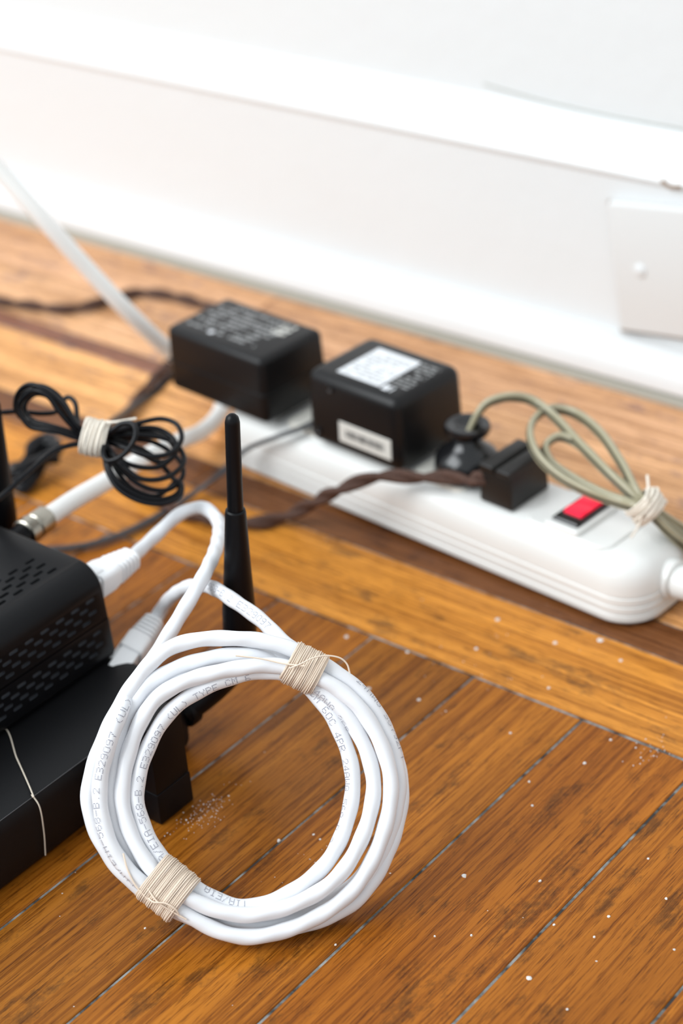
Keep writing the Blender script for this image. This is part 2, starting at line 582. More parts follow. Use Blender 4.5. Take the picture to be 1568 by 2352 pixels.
# hairline crack between moulding and wall: a thin sunken line of old paint
ck, _ = spline([(-0.545, 0.7565, 0.1345), (-0.51, 0.7560, 0.1318), (-0.47, 0.7562, 0.1302), (-0.43, 0.7563, 0.1304), (-0.36, 0.7563, 0.1300)], 0.004)
v, f = tube_data(ck, 0.00035, 6)
part('paint_crack', to_mesh('paint_crack', v, f), M['caulk'], wall)
v, f = tube_data(spline([(-0.4345, 0.7440, 0.1085), (-0.4295, 0.7437, 0.1066), (-0.4235, 0.7440, 0.1075)], 0.0008)[0], 0.0012, 8)
part('paint_chip', to_mesh('paint_chip', v, f), M['chip'], bb, 'brown paint chip on moulding edge')

# wall plate, set crooked on the baseboard
pm = Matrix.Translation((-0.402, 0.7448, 0.067)) @ Matrix.Rotation(R_(-6.5), 4, 'Y')
plate = thing('outlet_cover', 'crooked white cover plate screwed to the baseboard', 'wall plate', (-0.402, 0.745, 0.033))
bm = rbox_bm((-0.057, -0.0055, -0.0335), (0.057, 0.0002, 0.0335), 0.0018, 3)
bm.transform(pm)
part('plate', from_bm('plate', bm), M['plate'], plate)
bm = rbox_bm((-0.0590, -0.0016, -0.0358), (0.0590, 0.0003, 0.0325), 0.0003, 1)
bm.transform(pm)
part('old_paint_edge', from_bm('old_paint_edge', bm), M['chip'], plate, 'brown edge of old paint around plate')
for sx in (-0.0415, 0.0415):
    c = pm @ Vector((sx, -0.0054, 0))
    ax = pm.to_3x3() @ Vector((0, -1, 0))
    part('screw', revolve('screw', [(0, 0.0034), (0.0008, 0.0032), (0.0014, 0.0022), (0.0016, 0.0)], c, ax, 20), M['trimpaint'], plate)

# ------------------------------------------------------------------ router and modem
router = thing('router', 'flat matt black router under the smaller vented box', 'router', (-0.53, 0.27, 0))
RX, RYB = -0.4325, 0.3985
prof = [(-0.64, 0.0008), (RX - 0.004, 0.0008), (RX - 0.0012, 0.0016), (RX - 0.0002, 0.004), (RX, 0.012), (RX - 0.0006, 0.022), (RX - 0.0012, 0.0262), (RX - 0.0022, 0.0278),
        (RX - 0.010, 0.0287), (RX - 0.03, 0.0294), (-0.60, 0.0294), (-0.636, 0.028), (-0.64, 0.024)]
rings = []
for y, ins in ((0.10, 0.003), (0.101, 0.0008), (0.105, 0), (RYB - 0.006, 0), (RYB - 0.0025, 0.0006), (RYB - 0.0008, 0.0018), (RYB, 0.004)):
    rings.append([(x - ins if x > -0.5 else x + ins, y, z - (ins * 0.4 if z > 0.02 else 0)) for x, z in prof])
part('body', loft('body', rings, None, 28), M['black_abs'], router)
part('edge_highlight', tube('edge_highlight', [(RX - 0.0019, 0.13, 0.02775), (RX - 0.0019, 0.25, 0.02775), (RX - 0.0019, RYB - 0.006, 0.02775)], 0.00016, 6, 0.02), M['highlight'], router)  # highlight along the scuffed top edge, put in as a thin grey tube
# clip-on foot beside the right rear corner
part('side_foot', rbox('side_foot', (-0.4245, 0.3570, 0.0135), (-0.4113, 0.3740, 0.0425), 0.0005, 2), M['black_satin'], router)
o = part('foot_cap', rbox('foot_cap', (-0.4247, 0.3567, 0.0004), (-0.4110, 0.3742, 0.0137), 0.0005, 2), M['black_satin'], router)

def antenna(base, top, knee, parent, mid=None):
    """sleeve + whip on a hinged knuckle; base and top are axis points"""
    b = V(base)
    t = V(top)
    L = np.linalg.norm(t - b)
    ax = (t - b) / L
    a = part('antenna', revolve('antenna', [(0, 0.0058), (0.0008, 0.0063), (0.012, 0.0062), (L * 0.32, 0.0050), (L * 0.575, 0.0038), (L * 0.585, 0.0036), (L * 0.59, 0.0030)], b, ax, 32),
             M['black_satin'], parent)
    part('whip', revolve('whip', [(L * 0.585, 0.0028), (L * 0.60, 0.0029), (L * 0.965, 0.00265), (L * 0.985, 0.0022), (L * 0.996, 0.0012), (L, 0.0001)], b, ax, 28), M['black_satin'], a)
    P, _ = spline([b + ax * 0.002, b - ax * 0.008 + (V(knee) - b) * 0.10, V(mid) if mid else b + (V(knee) - b) * 0.62, V(knee)], 0.0015)
    v, f = tube_data(P, 0.0060, 20)
    part('knuckle', to_mesh('knuckle', v, f, 50), M['black_satin'], a)
    part('collar', revolve('collar', [(0, 0.0066), (0.0010, 0.0072), (0.0045, 0.0072), (0.0055, 0.0062)], (knee[0], RYB - 0.001, knee[2]), (0, 1, 0), 24), M['black_satin'], a)
    return a
antenna((-0.4183, 0.4150, 0.0470), (-0.4093, 0.4150, 0.1432), (-0.4370, 0.3995, 0.0150), router, (-0.42954, 0.41000, 0.02319))
antenna((-0.5475, 0.4150, 0.0480), (-0.5345, 0.4150, 0.1560), (-0.5470, 0.3995, 0.0150), router)

modem = thing('modem', 'rounded black vented box stacked on the flat router', 'modem', (-0.545, 0.30, 0.0298))
MXR = -0.4672
MYB = 0.3965
def modem_ring(z0, z1, upper):
    p = []
    if upper:
        r = 0.0098
        p = [(-0.62, z0), (MXR - 0.0009, z0)]
        for i in range(9):
            a = R_(90 * i / 8)
            p.append((MXR - 0.0017 - r + r * math.cos(a), z1 - r + r * math.sin(a)))
        p += [(-0.62, z1)]
    else:
        p = [(-0.62, z0), (MXR - 0.003, z0), (MXR - 0.001, z0 + 0.0008), (MXR, z0 + 0.003), (MXR - 0.0007, z1), (-0.62, z1)]
    return p
def modem_shell(name, z0, z1, upper):
    pr = modem_ring(z0, z1, upper)
    rings = []
    for y, ins in ((0.12, 0.0), (MYB - 0.0012, 0.0), (MYB - 0.0004, 0.0004), (MYB, 0.0011)):
        rings.append([(x - ins if x > -0.6 else x, y, z - (ins if z > 0.06 else 0)) for x, z in pr])
    return loft(name, rings, None, 28)
mu = part('upper_shell', modem_shell('upper_shell', 0.0482, 0.0702, True), M['black_satin'], modem)
ml = part('lower_shell', modem_shell('lower_shell', 0.0300, 0.0476, False), M['black_satin'], modem)

def slot_bm(bm, c, ax_n, ln, wd, dp):
    """stadium-shaped cutter: long axis Y, normal ax_n"""
    n = Vector(ax_n).normalized()
    y = Vector((0, 1, 0))
    w = n.cross(y).normalized()
    out = []
    for cy, a0 in ((ln / 2 - wd / 2, 0), (-(ln / 2 - wd / 2), 180)):
        for i in range(6):
            a = R_(a0 + 180 * i / 5)
            out.append((cy + math.sin(a + math.pi / 2 - math.pi / 2) * 0 + math.cos(a - math.pi / 2) * wd / 2 * 1.0, math.sin(a - math.pi / 2) * wd / 2 * -1.0))
    lo = [bm.verts.new(Vector(c) - n * dp + y * p[0] + w * p[1]) for p in out]
    hi = [bm.verts.new(Vector(c) + n * 0.002 + y * p[0] + w * p[1]) for p in out]
    bm.faces.new(lo)
    bm.faces.new(hi[::-1])
    k = len(out)
    for i in range(k):
        j = (i + 1) % k
        bm.faces.new((lo[j], lo[i], hi[i], hi[j]))

def cut(obj, bm, material):
    bmesh.ops.recalc_face_normals(bm, faces=bm.faces)
    cme = bpy.data.meshes.new('cutter')
    bm.to_mesh(cme)
    bm.free()
    cme.transform(Matrix.Translation(-ORG[obj]))
    obj.data.materials.append(material)
    for _ in obj.data.materials[:-1]:
        cme.materials.append(None)
    cme.materials.append(material)
    idx = len(obj.data.materials) - 1
    cme.polygons.foreach_set('material_index', [idx] * len(cme.polygons))
    co = bpy.data.objects.new('cutter', cme)
    COL.objects.link(co)
    co.location = ORG[obj]
    md = obj.modifiers.new('slots', 'BOOLEAN')
    md.operation = 'DIFFERENCE'
    md.object = co
    md.solver = 'EXACT'
    bpy.context.view_layer.update()
    dg = bpy.context.evaluated_depsgraph_get()
    new = bpy.data.meshes.new_from_object(obj.evaluated_get(dg))
    obj.modifiers.clear()
    obj.data = new
    bpy.data.objects.remove(co)
    bpy.data.meshes.remove(cme)
    smooth(new, 28)

PER = 0.0078
def side_slots(z_rows, xs, ymax_rows, n):
    bm = bmesh.new()
    for z, x, y0 in zip(z_rows, xs, ymax_rows):
        for i in range(n):
            slot_bm(bm, (x, y0 - i * PER, z), (1, 0, 0), 0.0044, 0.00135, 0.0009)
    return bm
zr = [0.0588, 0.0562, 0.0536, 0.0510]
cut(mu, side_slots(zr, [MXR - 0.0013] * 4, [MYB - 0.0075 - (PER / 2) * (i % 2) for i in range(4)], 14), M['slot'])
zr = [0.0446, 0.0420, 0.0394, 0.0368]
cut(ml, side_slots(zr, [MXR - 0.0004] * 4, [MYB - 0.0075 - (PER / 2) * (i % 2) for i in range(4)], 14), M['slot'])
bm = bmesh.new()
for i in range(5):
    x = MXR - 0.0150 - i * 0.0030
    for j in range(10):
        slot_bm(bm, (x, MYB - 0.0120 - 0.0043 * (i % 2) - j * 0.0086, 0.0702), (0, 0, 1), 0.0050, 0.0017, 0.0012)
cut(mu, bm, M['slot_dark'])

# thread lying over the router
th = tube('cotton_thread', [(-0.470, 0.300, 0.0299), (-0.47256, 0.34048, 0.02970), (-0.45251, 0.33052, 0.02960), (-0.43198, 0.31921, 0.02930), (-0.4347, 0.3205, 0.0286), (-0.4318, 0.3205, 0.0255), (-0.4312, 0.3200, 0.014), (-0.4316, 0.3190, 0.0035)], 0.00028, 6, 0.001)
tag(part('cotton_thread', th, M['thread'], None, None, (-0.45, 0.31, 0.0)), 'pale cotton thread draped over the front edge of the flat black router', 'thread')

# ------------------------------------------------------------------ coil of ethernet cable
NRM = V((0.55693, -0.54425, 0.62739))        # the coil leans back, facing up and out
CR = 0.00268
eth = thing('ethernet_cable', 'white ethernet cable coiled into a ring leaning beside the router', 'cable', (-0.3459, 0.3278, 0.0))
lead_in = [(-0.48185, 0.42350, 0.05458), (-0.48593, 0.44000, 0.05370), (-0.48269, 0.45400, 0.05908), (-0.47472, 0.45800, 0.06244), (-0.46200, 0.45300, 0.06430), (-0.44084, 0.43200, 0.07247), (-0.41974, 0.40150, 0.08010), (-0.41594, 0.38150, 0.07268), (-0.41502, 0.36400, 0.06347), (-0.39932, 0.33598, 0.06888)]
turns = [
    (-0.39566, 0.31929, 0.05035), (-0.38542, 0.31226, 0.03357), (-0.36887, 0.31528, 0.01911), (-0.34305, 0.32684, 0.00622), (-0.32228, 0.35693, 0.01389), (-0.32416, 0.38389, 0.03894), (-0.34084, 0.39047, 0.06105), (-0.36020, 0.38423, 0.07282), (-0.37446, 0.37288, 0.07564), (-0.39378, 0.34832, 0.06989),
    (-0.39155, 0.32542, 0.04804), (-0.38236, 0.31901, 0.03433), (-0.36747, 0.31848, 0.02224), (-0.34505, 0.33002, 0.01235), (-0.32696, 0.35576, 0.01862), (-0.32907, 0.38066, 0.03890), (-0.34390, 0.38762, 0.05811), (-0.36185, 0.38413, 0.06942), (-0.37540, 0.37346, 0.07220), (-0.39005, 0.35000, 0.06484),
    (-0.38917, 0.32954, 0.04632), (-0.38102, 0.32384, 0.03414), (-0.36834, 0.32367, 0.02274), (-0.34815, 0.33347, 0.01172), (-0.33301, 0.35686, 0.02016), (-0.33486, 0.37666, 0.03898), (-0.34691, 0.38488, 0.05521), (-0.36408, 0.38627, 0.06688), (-0.37826, 0.37735, 0.07651), (-0.39987, 0.34943, 0.07147),
    (-0.39581, 0.32378, 0.04721), (-0.38642, 0.31770, 0.03121), (-0.37182, 0.32030, 0.01652), (-0.34743, 0.33189, 0.00652), (-0.32398, 0.35979, 0.00990), (-0.32428, 0.38789, 0.03615), (-0.34089, 0.39537, 0.06057), (-0.36134, 0.38940, 0.07513), (-0.37900, 0.37896, 0.08176), (-0.39928, 0.35849, 0.08040),
    (-0.40113, 0.31916, 0.04793), (-0.38984, 0.31317, 0.02952), (-0.37198, 0.31655, 0.01501), (-0.34684, 0.33076, 0.00342), (-0.32228, 0.35999, 0.00857), (-0.32500, 0.39035, 0.03414), (-0.34484, 0.39741, 0.05628), (-0.36466, 0.39021, 0.06922), (-0.37910, 0.37805, 0.07468), (-0.39833, 0.35083, 0.06813),
    (-0.39760, 0.32839, 0.04324), (-0.38709, 0.32295, 0.02919), (-0.37176, 0.32359, 0.01773), (-0.34996, 0.33477, 0.00647), (-0.32768, 0.36179, 0.00854), (-0.32766, 0.39216, 0.03168), (-0.34549, 0.40110, 0.05528), (-0.36479, 0.39540, 0.06746)]
lead_out = [(-0.37638, 0.39350, 0.07346), (-0.38872, 0.39700, 0.07538), (-0.40297, 0.39950, 0.07663), (-0.42086, 0.40600, 0.07270), (-0.44016, 0.41350, 0.06200), (-0.45584, 0.41850, 0.04900), (-0.46777, 0.42250, 0.03587), (-0.46973, 0.41950, 0.03109)]
EP, EK = spline(lead_in + turns + lead_out, 0.0012)
v, f = tube_data(EP, CR, 14, lump=(0.00012, 0.0125))
cable = part('cable', to_mesh('cable', v, f, 60), M['pvc_white'], eth)

# dot-matrix print on the jacket
FONT = {
 'T': '11111 00100 00100 00100 00100 00100 00100', 'I': '01110 00100 00100 00100 00100 00100 01110', 'A': '01110 10001 10001 11111 10001 10001 10001',
 '/': '00001 00010 00010 00100 01000 01000 10000', 'E': '11111 10000 10000 11110 10000 10000 11111', '-': '00000 00000 00000 11111 00000 00000 00000',
 '5': '11111 10000 11110 00001 00001 10001 01110', '6': '01110 10000 10000 11110 10001 10001 01110', '8': '01110 10001 10001 01110 10001 10001 01110',
 'B': '11110 10001 10001 11110 10001 10001 11110', '.': '00000 00000 00000 00000 00000 00000 00100', '2': '01110 10001 00001 00010 00100 01000 11111',
 '3': '11110 00001 00001 01110 00001 00001 11110', '9': '01110 10001 10001 01111 00001 00001 01110', '0': '01110 10001 10001 10001 10001 10001 01110',
 '7': '11111 00001 00010 00010 00100 00100 00100', '(': '00010 00100 01000 01000 01000 00100 00010', ')': '01000 00100 00010 00010 00010 00100 01000',
 'U': '10001 10001 10001 10001 10001 10001 01110', 'L': '10000 10000 10000 10000 10000 10000 11111', 'Y': '10001 10001 01010 00100 00100 00100 00100',
 'P': '11110 10001 10001 11110 10000 10000 10000', 'C': '01110 10001 10000 10000 10000 10001 01110', 'M': '10001 11011 10101 10101 10001 10001 10001',
 '4': '00010 00110 01010 10010 11111 00010 00010', 'R': '11110 10001 10001 11110 10100 10010 10001', 'W': '10001 10001 10001 10101 10101 11011 10001',
 'G': '01110 10001 10000 10111 10001 10001 01110', 'F': '11111 10000 10000 11110 10000 10000 10000', ' ': '00000 00000 00000 00000 00000 00000 00000'}
ES = np.concatenate([[0], np.cumsum(np.linalg.norm(np.diff(EP, axis=0), axis=1))])
ET = np.gradient(EP, axis=0)
ET /= np.linalg.norm(ET, axis=1)[:, None]
nlead = len(lead_in)

def knot_s(k):
    i = int(math.floor(k))
    return EK[i] + (EK[min(i + 1, len(EK) - 1)] - EK[i]) * (k - i)

def on_jacket(s, phi, lift=0.00021):
    c = V([np.interp(s, ES, EP[:, k]) for k in range(3)])
    t = V([np.interp(s, ES, ET[:, k]) for k in range(3)])
    t /= np.linalg.norm(t)
    n = NRM - t * (NRM @ t)
    n /= np.linalg.norm(n)
    o = np.cross(t, n)           # in the coil's plane, pointing out of the ring for a counter-clockwise run
    d = n * math.cos(phi) + o * math.sin(phi)
    return c + d * (CR + lift)

DV, DF = [], []
def jacket_text(txt, k0, phi0, phi1, pitch=0.00235, hgt=0.0023):
    """txt starts at knot k0 and runs against the cable's own direction (clockwise round the ring)"""
    s = knot_s(k0)
    n = len(txt)
    cw = pitch * 0.72 / 5
    for ci, ch in enumerate(txt):
        rows = FONT[ch].split()
        for ri, row in enumerate(rows):
            for cj, bit in enumerate(row):
                if bit != '1':
                    continue
                x = s - ci * pitch - cj * cw * 1.15
                fr = (ci + 0.5) / n
                ph = phi0 + (phi1 - phi0) * fr + ((3 - ri) * hgt / 6.6) / CR
                a = cw * 0.34
                b = (hgt / 6.6) * 0.30 / CR
                k = len(DV)
                for dx, dp in ((-a, -b), (a, -b), (a, b), (-a, b)):
                    DV.append(on_jacket(x + dx, ph + dp))
                DF.append((k, k + 1, k + 2, k + 3))
PH = math.radians
# inner strand, left side up over the top
jacket_text('TIA/EIA-568-B.2 E329097 (UL) TYPE CM 6', nlead + 21.85, PH(-6), PH(-38))
# inner strand, right side down
jacket_text('CM 60C 4PR 24AWG 568-B.2', nlead + 26.65, PH(-8), PH(-80))
# second strand on the right
jacket_text('24AWG 2PR', nlead + 16.75, PH(-30), PH(-85))
# front strand on the left and its run up to the bend
jacket_text('TIA/EIA-568-B.2 E329097 (UL) TYPE CM', nlead + 1.6, PH(78), PH(-62))
# outer strand on the right
jacket_text('24AWG 35792FT', nlead + 36.3, PH(58), PH(66))
# bottom, just right of the tie
jacket_text('TIA/EIA', nlead + 23.0, PH(-20), PH(-40))
# run to the lower plug
jacket_text('568-B.2 E329097', nlead + len(turns) + 2.85, PH(-12), PH(-2), 0.0026)
part('printed_text', to_mesh('printed_text', DV, DF), M['ink'], eth, 'dotted black print along the cable')

def rj_plug(tip, dirv, up, parent, length=0.026):
    d = Vector(dirv).normalized()
    u = Vector(up)
    u = (u - d * u.dot(d)).normalized()
    s = d.cross(u)
    m = Matrix(((s.x, d.x, u.x, tip[0]), (s.y, d.y, u.y, tip[1]), (s.z, d.z, u.z, tip[2]), (0, 0, 0, 1)))
    def ring(y, w, h, r):
        return [(x, y, z) for x, z in rrect(-w / 2, w / 2, -h / 2, h / 2, r, 4)]
    rr = [ring(-0.007, 0.0112, 0.0078, 0.0006), ring(0.0030, 0.0112, 0.0078, 0.0006), ring(0.0034, 0.0132, 0.0100, 0.0018), ring(0.0110, 0.0132, 0.0100, 0.0022), ring(length * 0.56, 0.0120, 0.0096, 0.0030)]
    p = part('plug', loft('plug', rr, m, 40), M['plug_white'], parent)
    core = [ring(length * 0.54, 0.0068, 0.0062, 0.0028), ring(length * 1.02, 0.0060, 0.0060, 0.0028)]
    part('boot_core', loft('boot_core', core, m, 40), M['plug_white'], p)
    for i in range(5):
        y = length * (0.58 + 0.095 * i)
        w = 0.0122 - 0.0007 * i
        h = 0.0098 - 0.0004 * i
        rib = [ring(y, w - 0.0006, h - 0.0006, 0.0026), ring(y + 0.0003, w, h, 0.003), ring(y + 0.0011, w, h, 0.003), ring(y + 0.0014, w - 0.0006, h - 0.0006, 0.0026)]
        part('boot_rib', loft('boot_rib', rib, m, 40), M['plug_white'], p)
    part('latch', from_bm('latch', rbox_bm((-0.0030, -0.004, 0.0040), (0.0030, 0.0075, 0.0058), 0.0005, 2, 0, m)), M['plug_white'], p)
    return p
def V3(a, b):
    return Vector(a) - Vector(b)
p1 = Vector(lead_in[0]); p0 = Vector((-0.4795, MYB, 0.0572))
rj_plug(p0, p1 - p0, (0.1, 0, 1), eth, (p1 - p0).length)
q1 = Vector(lead_out[-1]); q0 = Vector((-0.4660, RYB + 0.0006, 0.0255))
rj_plug(q0, q1 - q0, (-0.9, 0, 0.4), eth, (q1 - q0).length)

# ------------------------------------------------------------------ twine ties
def wrap(centre, axis, na, nb, a, b, turns_n, length, r, ex=2.6, wob=0.00018, seed=1):
    """helix of twine on a superellipse; na, nb: cross axes with half widths a, b"""
    g = random.Random(seed)
    c = V(centre); ax = V(axis) / np.linalg.norm(axis)
    na = V(na); na = na - ax * (na @ ax); na /= np.linalg.norm(na)
    nb_ = np.cross(ax, na)
    if nb_ @ V(nb) < 0:
        nb_ = -nb_
    pts = []
    n = turns_n * 28
    ph = [g.uniform(0, 6.28) for _ in range(4)]
    for i in range(n + 1):
        t = 2 * math.pi * i / 28
        ca, sa = math.cos(t), math.sin(t)
        x = math.copysign(abs(ca) ** (2 / ex), ca)
        y = math.copysign(abs(sa) ** (2 / ex), sa)
        w = wob * (math.sin(t * 0.37 + ph[0]) + math.sin(t * 0.91 + ph[1]))
        off = (i / n - 0.5) * length + 0.0003 * math.sin(t * 0.53 + ph[2]) + 0.0005 * math.sin(t + ph[3])
        pts.append(c + ax * off + na * x * (a + w) + nb_ * y * (b + w))
    return tube_data(np.array(pts), r, 6)

def mean_of(ids):
    return np.mean([V(turns[i]) for i in ids], axis=0)
def tie_on_coil(ids, label, tails, seed, ln):
    c = mean_of(ids)
    pts = np.array([V(turns[i]) for i in ids])
    ctr = (V((-0.36221, 0.35396, 0.04197)))
    rad = c - ctr
    rad -= NRM * (rad @ NRM)
    rad /= np.linalg.norm(rad)
    ax = np.cross(NRM, rad)
    u = (pts - c) @ rad
    w = (pts - c) @ NRM
    cc = c + rad * (u.max() + u.min()) / 2 + NRM * (w.max() + w.min()) / 2
    a = (u.max() - u.min()) / 2 + CR + 0.0005
    b = (w.max() - w.min()) / 2 + CR + 0.0005
    items = [wrap(cc, ax, rad, NRM, a, b, int(ln / 0.00031), ln, 0.00020, 2.7, 0.00010, seed),
             wrap(cc, ax, rad, NRM, a + 0.00035, b + 0.00035, int(ln / 0.00037), ln * 0.9, 0.00020, 2.7, 0.00014, seed + 5)]
    o = thing('twine_tie', label, 'twine', tuple(cc), 'twine ties on the white coil')
    v, f = join_data(items)
    part('winding', to_mesh('winding', v, f, 60), M['twine'], o)
    for t in tails:
        part('loose_end', tube('loose_end', t, 0.00030, 6, 0.0008), M['twine'], o)
    return o
tie_on_coil([7, 17, 27, 37, 47, 57], 'beige twine winding at the top right of the white coil', [
    [(-0.36061, 0.37918, 0.07677), (-0.35784, 0.38172, 0.07811), (-0.35528, 0.38565, 0.07925), (-0.35260, 0.38969, 0.07878), (-0.34954, 0.39270, 0.07709), (-0.34772, 0.39367, 0.07471), (-0.34656, 0.39331, 0.07178)],
    [(-0.35649, 0.38229, 0.07741), (-0.36338, 0.37918, 0.07764), (-0.36971, 0.37555, 0.07931), (-0.37652, 0.37047, 0.08095)]], 3, 0.0118)
tie_on_coil([2, 12, 22, 32, 42, 52], 'beige twine winding at the lower left of the white coil', [
    [(-0.37034, 0.31091, 0.02140), (-0.36739, 0.31033, 0.02147), (-0.36395, 0.31246, 0.02107), (-0.36090, 0.31383, 0.01875), (-0.36040, 0.31446, 0.01566)],
    [(-0.36960, 0.31061, 0.02049), (-0.37444, 0.31004, 0.02509), (-0.37835, 0.31086, 0.03007), (-0.38113, 0.31258, 0.03402)],
    [(-0.37110, 0.31185, 0.02449), (-0.36632, 0.31125, 0.02133), (-0.36265, 0.31306, 0.01804), (-0.35833, 0.31543, 0.01467)]], 11, 0.0142)

# ------------------------------------------------------------------ coaxial cable
coax = thing('coaxial_cable', 'thick cream white cable with metal screw connector behind the black box', 'cable', (-0.526, 0.41, 0.05))
cpts = [(-0.52769, 0.42250, 0.05872), (-0.52971, 0.44000, 0.05776), (-0.53328, 0.46200, 0.05458), (-0.54706, 0.49700, 0.04457), (-0.56761, 0.54000, 0.02679), (-0.58481, 0.57058, 0.01200), (-0.59200, 0.58808, 0.00850), (-0.59926, 0.60167, 0.00850), (-0.61153, 0.61049, 0.01100), (-0.62170, 0.60806, 0.01800), (-0.62562, 0.59437, 0.03560), (-0.62997, 0.57468, 0.06425), (-0.63971, 0.56249, 0.08878), (-0.65122, 0.55046, 0.11546), (-0.66581, 0.54167, 0.13987), (-0.68206, 0.53266, 0.16581)]
part('cable', tube('cable', cpts, 0.0040, 18, 0.003), M['coax'], coax)
a0 = V((-0.52431, 0.39720, 0.05950)); a1 = V(cpts[0]); ad = a1 - a0; al = float(np.linalg.norm(ad))
part('threaded_port', revolve('threaded_port', [(-0.001, 0.0047), (al * 0.52, 0.0047), (al * 0.53, 0.0043)], a0, ad, 28), M['black_satin'], coax)
part('connector', revolve('connector', [(al * 0.44, 0.0052), (al * 0.46, 0.0058), (al * 0.64, 0.0058), (al * 0.66, 0.0052), (al * 0.68, 0.0050), (al * 0.70, 0.0055), (al * 0.97, 0.0055), (al * 1.0, 0.0052), (al * 1.005, 0.0040)], a0, ad, 32), M['nickel'], coax)

# ------------------------------------------------------------------ power strip
SU = Vector((0.99693, -0.07832, 0))
SV = Vector((0.07832, 0.99693, 0))
SO = Vector((-0.55405, 0.56821, 0.00000))
SM = Matrix(((SU.x, SV.x, 0, SO.x), (SU.y, SV.y, 0, SO.y), (0, 0, 1, SO.z), (0, 0, 0, 1)))
def S(u, v, z):
    return tuple(SM @ Vector((u, v, z)))
strip = thing('power_strip', 'white multi-outlet power strip with ribbed sides and red switch', 'power strip', S(0.10, 0.023, 0))
U0, U1, W = -0.021, 0.2245, 0.0465
prof = [(0.0060, 0.0), (0.0058, 0.0013), (0.0008, 0.0015), (0.0, 0.0026), (0.0, 0.0050), (0.0007, 0.0056), (0.0, 0.0062), (0.0, 0.0090), (0.0008, 0.0096), (0.0001, 0.0102), (0.0002, 0.0130), (0.0010, 0.0136), (0.0004, 0.0142),
        (0.0007, 0.0180), (0.0016, 0.0220), (0.0034, 0.0252), (0.0062, 0.0274), (0.0095, 0.0286), (0.0130, 0.0290)]
rings = []
for ins, z in prof:
    rings.append([(x, y, z) for x, y in rrect(U0 + ins, U1 - ins, ins, W - ins, 0.0172 - ins * 0.98, 12)])
part('body', loft('body', rings, SM, 24), M['strip'], strip)
def plateau(name, u0, u1, v0, v1, z0, z1, r, material, parent):
    rr = [[(x, y, z0) for x, y in rrect(u0, u1, v0, v1, r, 6)], [(x, y, z1 - 0.0006) for x, y in rrect(u0, u1, v0, v1, r, 6)],
          [(x, y, z1) for x, y in rrect(u0 + 0.0006, u1 - 0.0006, v0 + 0.0006, v1 - 0.0006, r - 0.0005, 6)]]
    return part(name, loft(name, rr, SM, 30), material, parent)
for uc in (-0.001, 0.034, 0.070, 0.112):
    pl_ = plateau('outlet', uc - 0.0145, uc + 0.0145, 0.0085, 0.0380, 0.0280, 0.0304, 0.004, M['strip_top'], strip)
plateau('switch_deck', 0.1610, 0.2040, 0.0075, 0.0388, 0.0270, 0.0300, 0.006, M['strip'], strip)
sw = plateau('switch_mount', 0.1715, 0.1890, 0.0080, 0.0375, 0.0280, 0.0322, 0.0015, M['strip'], strip)
plateau('switch_frame', 0.1735, 0.1868, 0.0112, 0.0355, 0.0310, 0.0336, 0.0006, M['black_gloss'], sw)
rk = [(0.0165, 0.0320), (0.0165, 0.0344), (0.0190, 0.0352), (0.0235, 0.0346), (0.0285, 0.0348), (0.0335, 0.0356), (0.0335, 0.0320)]
rings = [[(u, v, z) for v, z in rk] for u in (0.1758, 0.1846)]
part('rocker', loft('rocker', rings, SM, 40), M['rocker'], sw, 'glowing red rocker')
# strain relief and mains lead leaving to the right
ce = S(U1 - 0.003, 0.0255, 0.0150)
part('strain_relief', revolve('strain_relief', [(0, 0.0088), (0.0045, 0.0084), (0.0050, 0.0064), (0.0062, 0.0064), (0.0066, 0.0074), (0.0090, 0.0070), (0.016, 0.0058), (0.024, 0.0048)], ce, tuple(SU), 28), M['strip'], strip)
part('mains_lead', tube('mains_lead', [S(U1 + 0.012, 0.0255, 0.0150), S(U1 + 0.03, 0.0262, 0.0125), S(U1 + 0.06, 0.026, 0.0062), S(U1 + 0.12, 0.036, 0.0048), S(U1 + 0.22, 0.05, 0.0048)], 0.0045, 16, 0.003), M['strip'], strip)

# ------------------------------------------------------------------ adapters
def print_lines(m, x0, x1, y0, y1, z, rows, seed, fill=0.75, hgt=0.5):
    """rows of short unreadable print marks on a face (local x, y at height z)"""
    g = random.Random(seed)
    vv, ff = [], []
    dy = (y1 - y0) / rows
    for r in range(rows):
        x = x0
        y = y0 + r * dy
        while x < x1:
            w = g.uniform(0.0012, 0.0045)
            if g.random() < fill:
                xe = min(x + w, x1)
                k = len(vv)
                vv += [m @ Vector(q) for q in ((x, y, z), (xe, y, z), (xe, y + dy * hgt, z), (x, y + dy * hgt, z))]
                ff.append((k, k + 1, k + 2, k + 3))
            x += w + g.uniform(0.0006, 0.0014)
    return to_mesh('print', vv, ff)

# left adapter: low, wide
ad1 = thing('power_adapter', 'low wide black power adapter with grey printed text on its top', 'power adapter', S(-0.012, 0.018, 0.0304), 'black power adapters on the strip')
Z1 = 0.0655
part('housing', rbox('housing', (-0.0460, -0.0030, 0.0325), (0.0200, 0.0395, Z1), 0.0034, 4, 0.0008, SM), M['black_adapter'], ad1)
part('seam', rbox('seam', (-0.0461, -0.0031, 0.0476), (0.0201, 0.0396, 0.0479), 0.00005, 1, 0.0, SM), M['black_gloss'], ad1)
part('plug_face', rbox('plug_face', (-0.008, 0.008, 0.0305), (0.016, 0.031, 0.0330), 0.001, 2, 0, SM), M['black_adapter'], ad1)
part('printed_text', print_lines(SM, -0.039, 0.006, 0.006, 0.034, Z1 + 0.00006, 8, 5, 0.8, 0.5), M['print_grey'], ad1, 'faded grey print')
part('printed_mark', print_lines(SM, 0.001, 0.009, 0.022, 0.034, Z1 + 0.00006, 3, 8, 1.0, 0.7), M['label_cream'], ad1)
